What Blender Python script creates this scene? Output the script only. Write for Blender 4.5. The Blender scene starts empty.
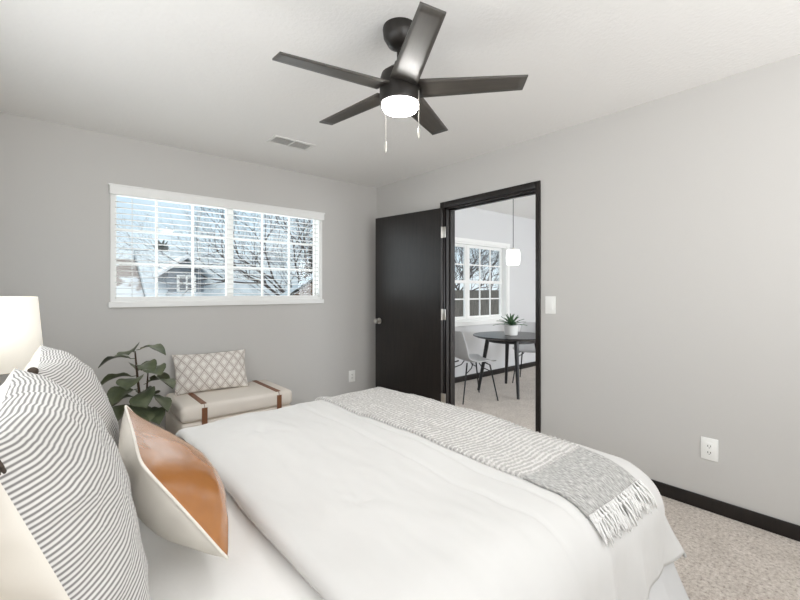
import bpy, bmesh, math, random
from mathutils import Vector, Matrix, noise
random.seed(7)
PI = math.pi
S = bpy.context.scene
COL = S.collection

# ------------------------------------------------------------------ camera
cam_d = bpy.data.cameras.new('camera'); cam = bpy.data.objects.new('camera', cam_d); COL.objects.link(cam)
cam.location = (0, 0, 1.25); cam.rotation_euler = (math.radians(90), 0, math.radians(-40.2))
cam_d.sensor_width = 36; cam_d.lens = 18.54; cam_d.shift_y = -0.01125; cam_d.clip_start = 0.02; cam_d.clip_end = 300
S.camera = cam
# ------------------------------------------------------------------ view
S.view_settings.view_transform = 'Standard'; S.view_settings.look = 'None'
S.view_settings.gamma = 1; S.view_settings.use_curve_mapping = False
S.view_settings.exposure = 0.12
S.cycles.use_denoising = True
S.cycles.max_bounces = 10; S.cycles.diffuse_bounces = 6; S.cycles.transparent_max_bounces = 16
S.cycles.sample_clamp_indirect = 6
# ------------------------------------------------------------------ sky
W = bpy.data.worlds.new('sky'); S.world = W; W.use_nodes = True
nt = W.node_tree; nt.nodes.clear()
wo = nt.nodes.new('ShaderNodeOutputWorld'); bg = nt.nodes.new('ShaderNodeBackground')
tc = nt.nodes.new('ShaderNodeTexCoord'); sp = nt.nodes.new('ShaderNodeSeparateXYZ'); rp = nt.nodes.new('ShaderNodeValToRGB')
nt.links.new(tc.outputs['Generated'], sp.inputs[0]); nt.links.new(sp.outputs['Z'], rp.inputs[0])
rp.color_ramp.elements[0].position = 0.0; rp.color_ramp.elements[0].color = (0.84, 0.92, 0.97, 1)
rp.color_ramp.elements[1].position = 0.30; rp.color_ramp.elements[1].color = (0.50, 0.72, 0.90, 1)
e_ = rp.color_ramp.elements.new(0.6); e_.color = (1.5, 1.5, 1.5, 1)
cn = nt.nodes.new('ShaderNodeTexNoise'); cn.inputs['Scale'].default_value = 3.0; cn.inputs['Detail'].default_value = 5
nt.links.new(tc.outputs['Generated'], cn.inputs['Vector'])
cr = nt.nodes.new('ShaderNodeValToRGB'); cr.color_ramp.elements[0].position = 0.48; cr.color_ramp.elements[1].position = 0.72
cr.color_ramp.elements[0].color = (0, 0, 0, 1); cr.color_ramp.elements[1].color = (.7, .7, .7, 1)
nt.links.new(cn.outputs['Fac'], cr.inputs[0])
mx = nt.nodes.new('ShaderNodeMixRGB'); mx.inputs[2].default_value = (0.92, 0.96, 1, 1)
nt.links.new(cr.outputs[0], mx.inputs[0]); nt.links.new(rp.outputs[0], mx.inputs[1]); nt.links.new(mx.outputs[0], bg.inputs[0])
bg.inputs[1].default_value = 1.0
nt.links.new(bg.outputs[0], wo.inputs[0])

# ------------------------------------------------------------------ area lights: fill at invented unseen windows, bounced flash, daylight behind the blind
def area_light(name, loc, rot, sx, sy, power, col=(1, 1, 1)):
    d = bpy.data.lights.new(name, 'AREA'); d.shape = 'RECTANGLE'; d.size = sx; d.size_y = sy; d.energy = power; d.color = col
    o = bpy.data.objects.new(name, d); COL.objects.link(o); o.location = loc; o.rotation_euler = rot
    return o
area_light('added_front_fill', (1.1, -2.34, 1.45), (math.radians(105), 0, 0), 2.8, 1.5, 20, (0.985, 0.99, 1))  # fill added behind the viewpoint to brighten the room; its window is invented
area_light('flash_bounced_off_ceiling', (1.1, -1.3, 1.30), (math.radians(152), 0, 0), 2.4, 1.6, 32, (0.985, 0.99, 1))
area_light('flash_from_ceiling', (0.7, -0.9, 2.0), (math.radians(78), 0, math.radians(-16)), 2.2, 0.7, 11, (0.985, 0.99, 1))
area_light('added_side_fill', (-0.42, 1.35, 1.62), (math.radians(90), 0, math.radians(-90)), 2.3, 0.8, 13, (0.985, 0.99, 1))  # fill added out of view to light the door wall evenly
area_light('added_dining_fill', (5.0, -2.34, 1.3), (math.radians(118), 0, 0), 2.4, 1.8, 160, (0.92, 0.96, 1))  # fill added out of view to brighten the next room
area_light('daylight_window_blind', (1.24, 3.99, 1.60), (math.radians(-90), 0, 0), 1.7, 0.8, 9, (0.95, 0.98, 1))
sd = bpy.data.lights.new('winter_sun', 'SUN'); sd.energy = 0.5; sd.angle = math.radians(6); sd.color = (1, 0.97, 0.93)
so_ = bpy.data.objects.new('winter_sun', sd); COL.objects.link(so_); so_.rotation_euler = (math.radians(32), 0, math.radians(-12))

# ------------------------------------------------------------------ helpers
def lin(c):
    c = c / 255.0
    return c / 12.92 if c <= 0.04045 else ((c + 0.055) / 1.055) ** 2.4
def rgb(r, g, b): return (lin(r), lin(g), lin(b), 1)

def mat(name, col, rough=0.6, metal=0.0, spec=0.5, bump=None, var=None, coord='Object', emit=None, sheen=0.0, coat=0.0, stretch=None):
    """bump=(scale, strength, distance[, detail]); var=(scale, other colour, contrast lo, hi)"""
    m = bpy.data.materials.new(name); m.use_nodes = True
    n = m.node_tree.nodes; l = m.node_tree.links; b = n['Principled BSDF']
    b.inputs['Base Color'].default_value = col; b.inputs['Roughness'].default_value = rough
    b.inputs['Metallic'].default_value = metal; b.inputs['Specular IOR Level'].default_value = spec
    if sheen: b.inputs['Sheen Weight'].default_value = sheen
    if coat: b.inputs['Coat Weight'].default_value = coat; b.inputs['Coat Roughness'].default_value = 0.15
    t = n.new('ShaderNodeTexCoord'); src = t.outputs[coord]
    if stretch:
        mp = n.new('ShaderNodeMapping'); mp.inputs['Scale'].default_value = stretch
        l.new(src, mp.inputs[0]); src = mp.outputs[0]
    if var:
        ns = n.new('ShaderNodeTexNoise'); ns.inputs['Scale'].default_value = var[0]; ns.inputs['Detail'].default_value = 4
        l.new(src, ns.inputs['Vector'])
        r = n.new('ShaderNodeValToRGB'); r.color_ramp.elements[0].color = col; r.color_ramp.elements[1].color = var[1]
        r.color_ramp.elements[0].position = var[2]; r.color_ramp.elements[1].position = var[3]
        l.new(ns.outputs['Fac'], r.inputs[0]); l.new(r.outputs[0], b.inputs['Base Color'])
    if bump:
        nb = n.new('ShaderNodeTexNoise'); nb.inputs['Scale'].default_value = bump[0]; nb.inputs['Detail'].default_value = bump[3] if len(bump) > 3 else 3
        l.new(src, nb.inputs['Vector'])
        bp = n.new('ShaderNodeBump'); bp.inputs['Strength'].default_value = bump[1]; bp.inputs['Distance'].default_value = bump[2]
        l.new(nb.outputs['Fac'], bp.inputs['Height']); l.new(bp.outputs[0], b.inputs['Normal'])
    if emit:
        b.inputs['Emission Color'].default_value = emit[0]; b.inputs['Emission Strength'].default_value = emit[1]
    return m

def mnode(m, op, a, b=None, c=None):
    n = m.node_tree.nodes.new('ShaderNodeMath'); n.operation = op
    for i, v in enumerate((a, b, c)):
        if v is None: continue
        if isinstance(v, (int, float)): n.inputs[i].default_value = v
        else: m.node_tree.links.new(v, n.inputs[i])
    return n.outputs[0]
def uvnodes(m):
    t = m.node_tree.nodes.new('ShaderNodeTexCoord'); s = m.node_tree.nodes.new('ShaderNodeSeparateXYZ')
    m.node_tree.links.new(t.outputs['UV'], s.inputs[0]); return s.outputs['X'], s.outputs['Y'], t
def ramp(m, fac, stops):
    r = m.node_tree.nodes.new('ShaderNodeValToRGB'); e = r.color_ramp.elements
    while len(e) < len(stops): e.new(0.5)
    for i, (p, c) in enumerate(stops): e[i].position = p; e[i].color = c
    m.node_tree.links.new(fac, r.inputs[0]); return r.outputs[0]

class MB:
    """collects shapes in one bmesh"""
    def __init__(s): s.bm = bmesh.new(); s.uv = None
    def box(s, x0, x1, y0, y1, z0, z1, bev=0.0, seg=2, M=None):
        t = bmesh.new(); bmesh.ops.create_cube(t, size=1)
        for v in t.verts: v.co = Vector(((x0 + x1) / 2 + v.co.x * (x1 - x0), (y0 + y1) / 2 + v.co.y * (y1 - y0), (z0 + z1) / 2 + v.co.z * (z1 - z0)))
        if bev: bmesh.ops.bevel(t, geom=t.edges[:], offset=bev, segments=seg, profile=0.5, affect='EDGES')
        s.join(t, M); return s
    def join(s, t, M=None):
        mp = {}
        for v in t.verts: mp[v] = s.bm.verts.new(M @ v.co if M else v.co)
        for f in t.faces:
            try: s.bm.faces.new([mp[v] for v in f.verts])
            except ValueError: pass
        t.free()
    def lathe(s, prof, c=(0, 0, 0), n=32, M=None):
        rings = []
        for r, z in prof:
            if r < 1e-6: rings.append([s.bm.verts.new(s._t((c[0], c[1], c[2] + z), M))])
            else: rings.append([s.bm.verts.new(s._t((c[0] + r * math.cos(2 * PI * k / n), c[1] + r * math.sin(2 * PI * k / n), c[2] + z), M)) for k in range(n)])
        for a, b in zip(rings, rings[1:]):
            for k in range(n):
                k2 = (k + 1) % n
                q = [a[k % len(a)], a[k2 % len(a)], b[k2 % len(b)], b[k % len(b)]]
                u = []
                for v in q:
                    if v not in u: u.append(v)
                if len(u) > 2: s.bm.faces.new(u)
        return s
    def _t(s, p, M): return (M @ Vector(p)) if M else Vector(p)
    def tube(s, pts, r, n=8, cap=True):
        pts = [Vector(p) for p in pts]; rs = r if isinstance(r, (list, tuple)) else [r] * len(pts)
        rings = []; up = None
        for i, p in enumerate(pts):
            d = (pts[min(i + 1, len(pts) - 1)] - pts[max(i - 1, 0)])
            d = d.normalized() if d.length > 1e-9 else Vector((0, 0, 1))
            if up is None: up = d.orthogonal().normalized()
            else:
                up = up - d * up.dot(d)
                up = up.normalized() if up.length > 1e-6 else d.orthogonal().normalized()
            w = d.cross(up)
            rings.append([s.bm.verts.new(p + (up * math.cos(2 * PI * k / n) + w * math.sin(2 * PI * k / n)) * rs[i]) for k in range(n)])
        for a, b in zip(rings, rings[1:]):
            for k in range(n): s.bm.faces.new([a[k], a[(k + 1) % n], b[(k + 1) % n], b[k]])
        if cap: s.bm.faces.new(rings[0][::-1]); s.bm.faces.new(rings[-1])
        return s
    def grid(s, nu, nv, fn, uvfn=None, closed_u=False):
        g = [[s.bm.verts.new(Vector(fn(i, j))) for j in range(nv)] for i in range(nu)]
        if uvfn and s.uv is None: s.uv = s.bm.loops.layers.uv.new('UVMap')
        for i in range(nu if closed_u else nu - 1):
            i2 = (i + 1) % nu
            for j in range(nv - 1):
                f = s.bm.faces.new([g[i][j], g[i2][j], g[i2][j + 1], g[i][j + 1]])
                if uvfn:
                    for lp, (a, b) in zip(f.loops, ((i, j), (i + 1, j), (i + 1, j + 1), (i, j + 1))): lp[s.uv].uv = uvfn(a, b)
        return s
    def prism(s, poly, d0, d1, axis='y'):
        """poly of 2-D points extruded along an axis"""
        def P(a, b, d): return {'y': (a, d, b), 'x': (d, a, b), 'z': (a, b, d)}[axis]
        A = [s.bm.verts.new(P(a, b, d0)) for a, b in poly]; B = [s.bm.verts.new(P(a, b, d1)) for a, b in poly]
        s.bm.faces.new(A); s.bm.faces.new(B[::-1])
        for k in range(len(poly)):
            k2 = (k + 1) % len(poly); s.bm.faces.new([A[k], B[k], B[k2], A[k2]])
        return s
    def build(s, name, m, parent=None, smooth=None, normals=True):
        if normals: bmesh.ops.recalc_face_normals(s.bm, faces=s.bm.faces[:])
        me = bpy.data.meshes.new(name); s.bm.to_mesh(me); s.bm.free()
        me.materials.append(m)
        if smooth is not None:
            me.polygons.foreach_set('use_smooth', [True] * len(me.polygons))
            if smooth < 180: me.set_sharp_from_angle(angle=math.radians(smooth))
        o = bpy.data.objects.new(name, me); COL.objects.link(o)
        if parent: o.parent = parent
        return o

def tag(o, label, cat, group=None, kind=None):
    o['label'] = label; o['category'] = cat
    if group: o['group'] = group
    if kind: o['kind'] = kind
    return o
def thing(name, label, cat, loc=(0, 0, 0), rotz=0.0, group=None):
    o = bpy.data.objects.new(name, None); COL.objects.link(o); o.empty_display_size = 0.05
    o.location = loc; o.rotation_euler = (0, 0, rotz)
    return tag(o, label, cat, group)
def struct(o): o['kind'] = 'structure'; return o
def copy_tree(o, parent=None):
    c = o.copy(); COL.objects.link(c)
    if parent: c.parent = parent
    for ch in [x for x in bpy.data.objects if x.parent == o]: copy_tree(ch, c)
    return c
def fbm(p, o=3): return noise.fractal(Vector(p), 1.0, 2.0, o)

# ------------------------------------------------------------------ materials
M_wall = mat('wall_paint', rgb(201, 199, 196), 0.75, spec=0.25, bump=(180, 0.06, 0.002))
M_wall2 = mat('dining_wall_paint', rgb(214, 214, 215), 0.75, spec=0.25, bump=(180, 0.06, 0.002))
M_ceil = mat('textured_ceiling_paint', rgb(240, 239, 237), 0.85, spec=0.2, bump=(48, 0.32, 0.008, 4))
M_trim_w = mat('white_trim', rgb(240, 240, 238), 0.4)
M_dark = mat('espresso_wood', rgb(29, 23, 21), 0.33, var=(6, rgb(17, 14, 12), 0.4, 0.65), stretch=(8, 8, 0.6), bump=(30, 0.08, 0.002))
M_chrome = mat('satin_nickel', rgb(205, 202, 196), 0.28, metal=1.0)
M_plastic = mat('white_plastic', rgb(243, 243, 240), 0.35)
M_black = mat('black_metal', rgb(22, 22, 23), 0.4)
M_slot = mat('dark_slot', rgb(45, 44, 43), 0.6)
M_fan = mat('bronze_black_metal', rgb(40, 37, 34), 0.36, metal=0.3)
M_blade = mat('dark_fan_blade', rgb(66, 62, 56), 0.45, var=(5, rgb(56, 52, 47), 0.35, 0.7), stretch=(1, 14, 14), spec=0.9)
M_lens = mat('lit_lens', rgb(255, 252, 244), 0.5, emit=((1, 0.98, 0.95, 1), 60.0))
M_white_cloth = mat('white_cotton', rgb(207, 206, 204), 0.85, spec=0.15, sheen=0.15, bump=(420, 0.06, 0.0006))
M_sheet = mat('white_sheet', rgb(236, 235, 233), 0.8, spec=0.2, sheen=0.1, bump=(9, 0.25, 0.012, 4))
M_skirt = mat('bed_skirt_cloth', rgb(206, 206, 206), 0.85, spec=0.15)
M_cream = mat('cream_linen', rgb(226, 221, 212), 0.85, spec=0.15, bump=(500, 0.15, 0.0008))
M_bench = mat('beige_upholstery', rgb(232, 225, 216), 0.85, spec=0.15, bump=(450, 0.2, 0.0008))
M_strap = mat('tan_leather', rgb(128, 84, 56), 0.5)
M_tassel = mat('charcoal_yarn', rgb(72, 64, 58), 0.9, spec=0.1)
M_legw = mat('dark_leg', rgb(30, 25, 22), 0.5)
M_leaf = mat('fig_leaf', rgb(104, 110, 84), 0.36, var=(12, rgb(70, 80, 60), 0.35, 0.7))
M_stem = mat('brown_stem', rgb(74, 58, 44), 0.8)
M_soil = mat('potting_soil', rgb(52, 42, 34), 0.95, bump=(80, 0.6, 0.01))
M_pot = mat('white_ceramic', rgb(238, 238, 236), 0.35)
M_basket = mat('pale_planter', rgb(196, 190, 180), 0.7, bump=(60, 0.3, 0.004))
M_agave = mat('succulent_leaf', rgb(62, 96, 66), 0.45, var=(10, rgb(104, 136, 96), 0.4, 0.75))
M_chair = mat('light_grey_shell', rgb(182, 182, 183), 0.55, bump=(300, 0.1, 0.001))
M_table = mat('black_table_paint', rgb(28, 28, 30), 0.32)
M_lampbase = mat('stone_ceramic', rgb(190, 180, 165), 0.5)
M_night = mat('walnut_wood', rgb(110, 80, 56), 0.5, stretch=(6, 1, 6), var=(6, rgb(84, 58, 40), 0.35, 0.7))
M_shade = mat('linen_lampshade', rgb(250, 246, 236), 0.8, emit=((1, 0.94, 0.83, 1), 0.22))
M_pend = mat('opal_glass', rgb(255, 255, 252), 0.3, emit=((1, 0.98, 0.95, 1), 3.0))
M_vent = mat('white_vent', rgb(232, 231, 228), 0.5)
M_vgap = mat('vent_duct', rgb(165, 164, 162), 0.7)
M_cord = mat('white_cord', rgb(228, 228, 226), 0.7)
M_chain = mat('pull_chain', rgb(206, 202, 194), 0.35, metal=0.5)
# carpet
M_carpet = mat('speckled_carpet', rgb(186, 174, 164), 0.95, spec=0.1, sheen=0.3, bump=(150, 0.7, 0.012, 4))
def _carpet(m):
    n = m.node_tree.nodes; l = m.node_tree.links; t = n.new('ShaderNodeTexCoord')
    a = n.new('ShaderNodeTexNoise'); a.inputs['Scale'].default_value = 62; a.inputs['Detail'].default_value = 5; a.inputs['Roughness'].default_value = 0.75
    l.new(t.outputs['Object'], a.inputs['Vector'])
    c = ramp(m, a.outputs['Fac'], [(0.30, rgb(130, 116, 104)), (0.45, rgb(200, 189, 178)), (0.58, rgb(224, 215, 206)), (0.72, rgb(242, 236, 229))])
    b = n.new('ShaderNodeTexNoise'); b.inputs['Scale'].default_value = 7; b.inputs['Detail'].default_value = 3
    l.new(t.outputs['Object'], b.inputs['Vector'])
    mxn = n.new('ShaderNodeMixRGB'); mxn.blend_type = 'MULTIPLY'; mxn.inputs[0].default_value = 1
    d = ramp(m, b.outputs['Fac'], [(0.3, (0.84, 0.83, 0.82, 1)), (0.7, (1, 1, 1, 1))])
    l.new(c, mxn.inputs[1]); l.new(d, mxn.inputs[2]); l.new(mxn.outputs[0], n['Principled BSDF'].inputs['Base Color'])
_carpet(M_carpet)
# window glass: a thin clear pane
M_glass = bpy.data.materials.new('window_glass'); M_glass.use_nodes = True
def _glass(m):
    n = m.node_tree.nodes; l = m.node_tree.links; n.clear()
    o = n.new('ShaderNodeOutputMaterial'); t = n.new('ShaderNodeBsdfTransparent'); g = n.new('ShaderNodeBsdfGlossy'); x = n.new('ShaderNodeMixShader')
    g.inputs['Roughness'].default_value = 0.02; x.inputs[0].default_value = 0.02; t.inputs[0].default_value = (0.97, 0.985, 0.985, 1)
    l.new(t.outputs[0], x.inputs[1]); l.new(g.outputs[0], x.inputs[2]); l.new(x.outputs[0], o.inputs[0])
_glass(M_glass)
# leather
M_leather = mat('cognac_leather', rgb(170, 112, 58), 0.25, spec=0.8, coat=0.25, var=(7, rgb(150, 96, 48), 0.35, 0.75), bump=(26, 0.15, 0.005, 5))
# stripes (UV in metres)
M_stripe = mat('ticking_stripe', rgb(236, 234, 229), 0.85, spec=0.15, sheen=0.1)
def _stripe(m):
    u, v, t = uvnodes(m); l = m.node_tree.links; n = m.node_tree.nodes
    ns = n.new('ShaderNodeTexNoise'); ns.inputs['Scale'].default_value = 9; l.new(t.outputs['UV'], ns.inputs['Vector'])
    v2 = mnode(m, 'ADD', v, mnode(m, 'MULTIPLY', ns.outputs['Fac'], 0.004))
    f = mnode(m, 'FRACT', mnode(m, 'MULTIPLY', v2, 1 / 0.0072))
    tri = mnode(m, 'ABSOLUTE', mnode(m, 'SUBTRACT', f, 0.5))
    c = ramp(m, tri, [(0.0, rgb(122, 120, 118)), (0.14, rgb(132, 130, 128)), (0.30, rgb(204, 202, 199)), (0.5, rgb(214, 212, 209))])
    l.new(c, n['Principled BSDF'].inputs['Base Color'])
    bp = n.new('ShaderNodeBump'); bp.inputs['Strength'].default_value = 0.5; bp.inputs['Distance'].default_value = 0.002
    l.new(tri, bp.inputs['Height']); l.new(bp.outputs[0], n['Principled BSDF'].inputs['Normal'])
_stripe(M_stripe)
# diamond lattice
M_diamond = mat('diamond_print_cotton', rgb(233, 228, 221), 0.85, spec=0.15)
def _diamond(m):
    u, v, t = uvnodes(m); l = m.node_tree.links; n = m.node_tree.nodes
    a = mnode(m, 'MULTIPLY', u, 1 / 0.080); b = mnode(m, 'MULTIPLY', v, 1 / 0.105)
    fa = mnode(m, 'ABSOLUTE', mnode(m, 'SUBTRACT', mnode(m, 'FRACT', mnode(m, 'ADD', a, b)), 0.5))
    fb = mnode(m, 'ABSOLUTE', mnode(m, 'SUBTRACT', mnode(m, 'FRACT', mnode(m, 'SUBTRACT', a, b)), 0.5))
    mn = mnode(m, 'MAXIMUM', fa, fb)     # 0.5 on the lattice lines
    pale = rgb(234, 230, 224); dk = rgb(188, 178, 170)
    c = ramp(m, mn, [(0.26, pale), (0.29, rgb(198, 188, 181)), (0.33, rgb(198, 188, 181)), (0.36, pale), (0.41, pale), (0.435, dk), (0.5, dk), (0.505, dk)])
    l.new(c, n['Principled BSDF'].inputs['Base Color'])
_diamond(M_diamond)
# throw
M_throw = mat('grey_knit', rgb(196, 194, 190), 0.95, spec=0.1, sheen=0.3)
def _throw(m):
    u, v, t = uvnodes(m); l = m.node_tree.links; n = m.node_tree.nodes
    f = mnode(m, 'FRACT', mnode(m, 'MULTIPLY', v, 1 / 0.020))
    ns = n.new('ShaderNodeTexNoise'); ns.inputs['Scale'].default_value = 90; ns.inputs['Detail'].default_value = 4; l.new(t.outputs['UV'], ns.inputs['Vector'])
    rib = mnode(m, 'ABSOLUTE', mnode(m, 'SUBTRACT', f, 0.5))
    x = mnode(m, 'ADD', rib, mnode(m, 'MULTIPLY', mnode(m, 'SUBTRACT', ns.outputs['Fac'], 0.5), 0.7))
    c1 = ramp(m, x, [(0.06, rgb(226, 224, 221)), (0.26, rgb(214, 212, 209)), (0.44, rgb(168, 166, 163))])
    mp = n.new('ShaderNodeMapping'); mp.inputs['Scale'].default_value = (160, 60, 1); l.new(t.outputs['UV'], mp.inputs[0])
    n2 = n.new('ShaderNodeTexNoise'); n2.inputs['Scale'].default_value = 1; n2.inputs['Detail'].default_value = 5; l.new(mp.outputs[0], n2.inputs['Vector'])
    c2 = ramp(m, n2.outputs['Fac'], [(0.3, rgb(128, 127, 125)), (0.52, rgb(170, 169, 166)), (0.72, rgb(206, 205, 202))])
    k = mnode(m, 'GREATER_THAN', v, 0.215)
    q = n.new('ShaderNodeMixRGB'); l.new(k, q.inputs[0]); l.new(c2, q.inputs[1]); l.new(c1, q.inputs[2])
    l.new(q.outputs[0], n['Principled BSDF'].inputs['Base Color'])
    bp = n.new('ShaderNodeBump'); bp.inputs['Strength'].default_value = 0.6; bp.inputs['Distance'].default_value = 0.004
    l.new(ns.outputs['Fac'], bp.inputs['Height']); l.new(bp.outputs[0], n['Principled BSDF'].inputs['Normal'])
_throw(M_throw)
M_fringe = mat('white_fringe', rgb(222, 221, 219), 0.95, spec=0.1)
# outdoors
M_snowroof = mat('snowy_shingle', rgb(200, 210, 216), 0.9, var=(1.6, rgb(176, 188, 196), 0.4, 0.65), bump=(14, 0.4, 0.03))
M_brownroof = mat('brown_shingle', rgb(138, 128, 122), 0.9, var=(0.9, rgb(205, 212, 218), 0.55, 0.60))
M_snow = mat('snow_ground', rgb(226, 232, 238), 0.9)
M_siding = mat('blue_grey_siding', rgb(118, 130, 140), 0.8, stretch=(1, 1, 30), bump=(3, 0.4, 0.02))
M_brick = mat('brown_siding', rgb(122, 94, 76), 0.85, stretch=(1, 1, 24), var=(3, rgb(94, 70, 56), 0.4, 0.6))
M_bark = mat('winter_bark', rgb(84, 76, 72), 0.9, var=(4, rgb(62, 56, 54), 0.4, 0.65))
M_pine = mat('pine_needles', rgb(66, 80, 74), 0.9)
M_hedge = mat('dark_hedge', rgb(66, 62, 56), 0.95, var=(9, rgb(96, 92, 84), 0.42, 0.62), bump=(20, 1, 0.05))
M_fence = mat('weathered_fence', rgb(112, 106, 98), 0.9, stretch=(16, 1, 1), var=(2, rgb(84, 79, 73), 0.4, 0.6))

# ------------------------------------------------------------------ room shell
XR, YB, H = 2.857, 3.797, 2.436       # inner face of door wall, of window wall, ceiling height
XL, YN = -0.46, -2.40                  # head wall, wall behind the viewpoint
XD = 7.2                               # far side of the dining room
T = 0.12
struct(MB().box(XL - T, XD + T, YN - T, YB + T, -0.12, 0.0).build('floor', M_carpet))
struct(MB().box(XL - T, XD + T, YN - T, YB + T, H, H + 0.12).build('ceiling', M_ceil))
struct(MB().box(XL - T, XL, YN - T, 0.2, 0, H).box(XL - T, XL, 3.3, YB + T, 0, H).box(XL - T, XL, 0.2, 3.3, 0, 1.2).box(XL - T, XL, 0.2, 3.3, 2.05, H).build('wall_left', M_wall))  # gap left for the added side window
# window wall with its opening
WX0, WX1, WZ0, WZ1 = 0.352, 2.128, 1.165, 2.035
struct(MB().box(XL, WX0, YB, YB + T, 0, H).box(WX1, XR + 0.06, YB, YB + T, 0, H).box(WX0, WX1, YB, YB + T, 0, WZ0).box(WX0, WX1, YB, YB + T, WZ1, H).build('wall_back', M_wall))
# door wall
DY0, DY1, DZ = 1.745, 2.718, 2.045
struct(MB().box(XR, XR + T, YN, DY0, 0, H).box(XR, XR + T, DY1, YB, 0, H).box(XR, XR + T, DY0, DY1, DZ, H).build('wall_right', M_wall))
# dining room outer walls
EX0, EX1, EZ0, EZ1 = 3.70, 5.36, 0.83, 1.93
struct(MB().box(XR + 0.06, EX0, YB, YB + T, 0, H).box(EX1, XD, YB, YB + T, 0, H).box(EX0, EX1, YB, YB + T, 0, EZ0).box(EX0, EX1, YB, YB + T, EZ1, H).build('wall_dining', M_wall2))
struct(MB().box(XD, XD + T, YN - T, YB + T, 0, H).build('wall_far', M_wall2))
# wall behind the viewpoint: two window openings added out of view for the light
def wall_with_hole(name, x0, x1, hx0, hx1, hz0, hz1, m):
    struct(MB().box(x0, hx0, YN - T, YN, 0, H).box(hx1, x1, YN - T, YN, 0, H).box(hx0, hx1, YN - T, YN, 0, hz0).box(hx0, hx1, YN - T, YN, hz1, H).build(name, m))
wall_with_hole('wall_front', XL, XR + 0.06, -0.3, 2.2, 0.75, 2.15, M_wall)
wall_with_hole('wall_dining_front', XR + 0.06, XD, 3.75, 6.25, 0.35, 2.25, M_wall2)
# baseboards
def base(name, x0, x1, y0, y1):
    struct(MB().box(x0, x1, y0, y1, 0, 0.078, 0.004).build(name, M_dark, smooth=40))
base('baseboard_right', XR - 0.014, XR, YN, DY0 - 0.055); base('baseboard_right_corner', XR - 0.014, XR, DY1 + 0.055, YB)
base('baseboard_back', XL, XR - 0.014, YB - 0.014, YB); base('baseboard_left', XL, XL + 0.014, YN, YB - 0.014)
base('baseboard_dining', XR + T, XD, YB - 0.014, YB)

# ------------------------------------------------------------------ windows
def window(name, x0, x1, z0, z1, y, cols, rows, parent_mat, sash=0.018, meeting=None):
    """two sashes side by side with a grille; y is the wall's inner face"""
    w = bpy.data.objects.new(name, None); COL.objects.link(w); w['kind'] = 'structure'; w.location = (x0, y, z0)
    Wd, Hh = x1 - x0, z1 - z0; yo = 0.075
    f = MB()
    for a in ((0, 0.014, 0, Hh), (Wd - 0.014, Wd, 0, Hh), (0.014, Wd - 0.014, 0, 0.022), (0.014, Wd - 0.014, Hh - 0.022, Hh)): f.box(a[0], a[1], -0.002, 0.118, a[2], a[3])
    xm = Wd / 2
    f.box(xm - 0.014, xm + 0.014, yo - 0.006, yo + 0.035, 0.022, Hh - 0.022)
    f.build('window_frame', M_trim_w, w)
    for (a, b) in ((0.014, xm - 0.014), (xm + 0.014, Wd - 0.014)):
        s = MB(); r = sash
        s.box(a, a + r, yo, yo + 0.03, 0.022, Hh - 0.022).box(b - r, b, yo, yo + 0.03, 0.022, Hh - 0.022)
        s.box(a + r, b - r, yo, yo + 0.03, 0.022, 0.022 + r).box(a + r, b - r, yo, yo + 0.03, Hh - 0.022 - r, Hh - 0.022)
        if meeting: s.box(a, b, yo - 0.004, yo + 0.03, Hh * meeting - 0.022, Hh * meeting + 0.022, 0.002)
        so = s.build('sash', M_trim_w, w)
        g = MB(); ax0, ax1, az0, az1 = a + r, b - r, 0.022 + r, Hh - 0.022 - r
        for k in range(1, cols): x = ax0 + (ax1 - ax0) * k / cols; g.box(x - 0.009, x + 0.009, yo + 0.006, yo + 0.022, az0, az1)
        for k in range(1, rows): z = az0 + (az1 - az0) * k / rows; g.box(ax0, ax1, yo + 0.007, yo + 0.021, z - 0.009, z + 0.009)
        g.build('grille', M_trim_w, so)
        MB().box(ax0, ax1, yo + 0.0125, yo + 0.0155, az0, az1).build('pane', M_glass, so)
    return w
w1 = window('window_1', WX0, WX1, WZ0, WZ1, YB, 3, 3, M_trim_w)
MB().box(-0.026, 1.802, -0.030, 0.07, -0.042, 0.001, 0.004).build('window_sill', M_trim_w, w1)
MB().box(-0.014, 0.002, -0.012, 0.0, -0.02, 0.87).box(1.774, 1.790, -0.012, 0.0, -0.02, 0.87).build('window_trim', M_trim_w, w1)
w2 = window('window_2', EX0, EX1, EZ0, EZ1, YB, 3, 4, M_trim_w, sash=0.036, meeting=0.5)
MB().box(-0.06, 1.72, -0.05, 0.07, -0.06, 0.0, 0.004).build('window_sill', M_trim_w, w2)
c = MB(); c.box(-0.05, 0.0, -0.016, 0, 0, 1.10).box(1.66, 1.72, -0.016, 0, 0, 1.10).box(-0.06, 1.73, -0.02, 0, 1.10, 1.15, 0.003)
c.build('window_casing', M_trim_w, w2)
w3 = window('added_window_3', -0.3, 2.2, 0.75, 2.15, YN - 0.12, 3, 3, M_trim_w)  # unseen window, made up to go with the front fill
w5 = window('added_window_5', 0.2, 3.3, 1.2, 2.05, YB, 3, 2, M_trim_w)  # unseen head wall window, invented as a source for the side fill
w5.location = (XL, 0.2, 1.2); w5.rotation_euler = (0, 0, math.radians(90))
w4 = window('added_window_4', 3.75, 6.25, 0.35, 2.25, YN - 0.12, 2, 3, M_trim_w)  # unseen dining room window, put in to match the dining fill

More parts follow.
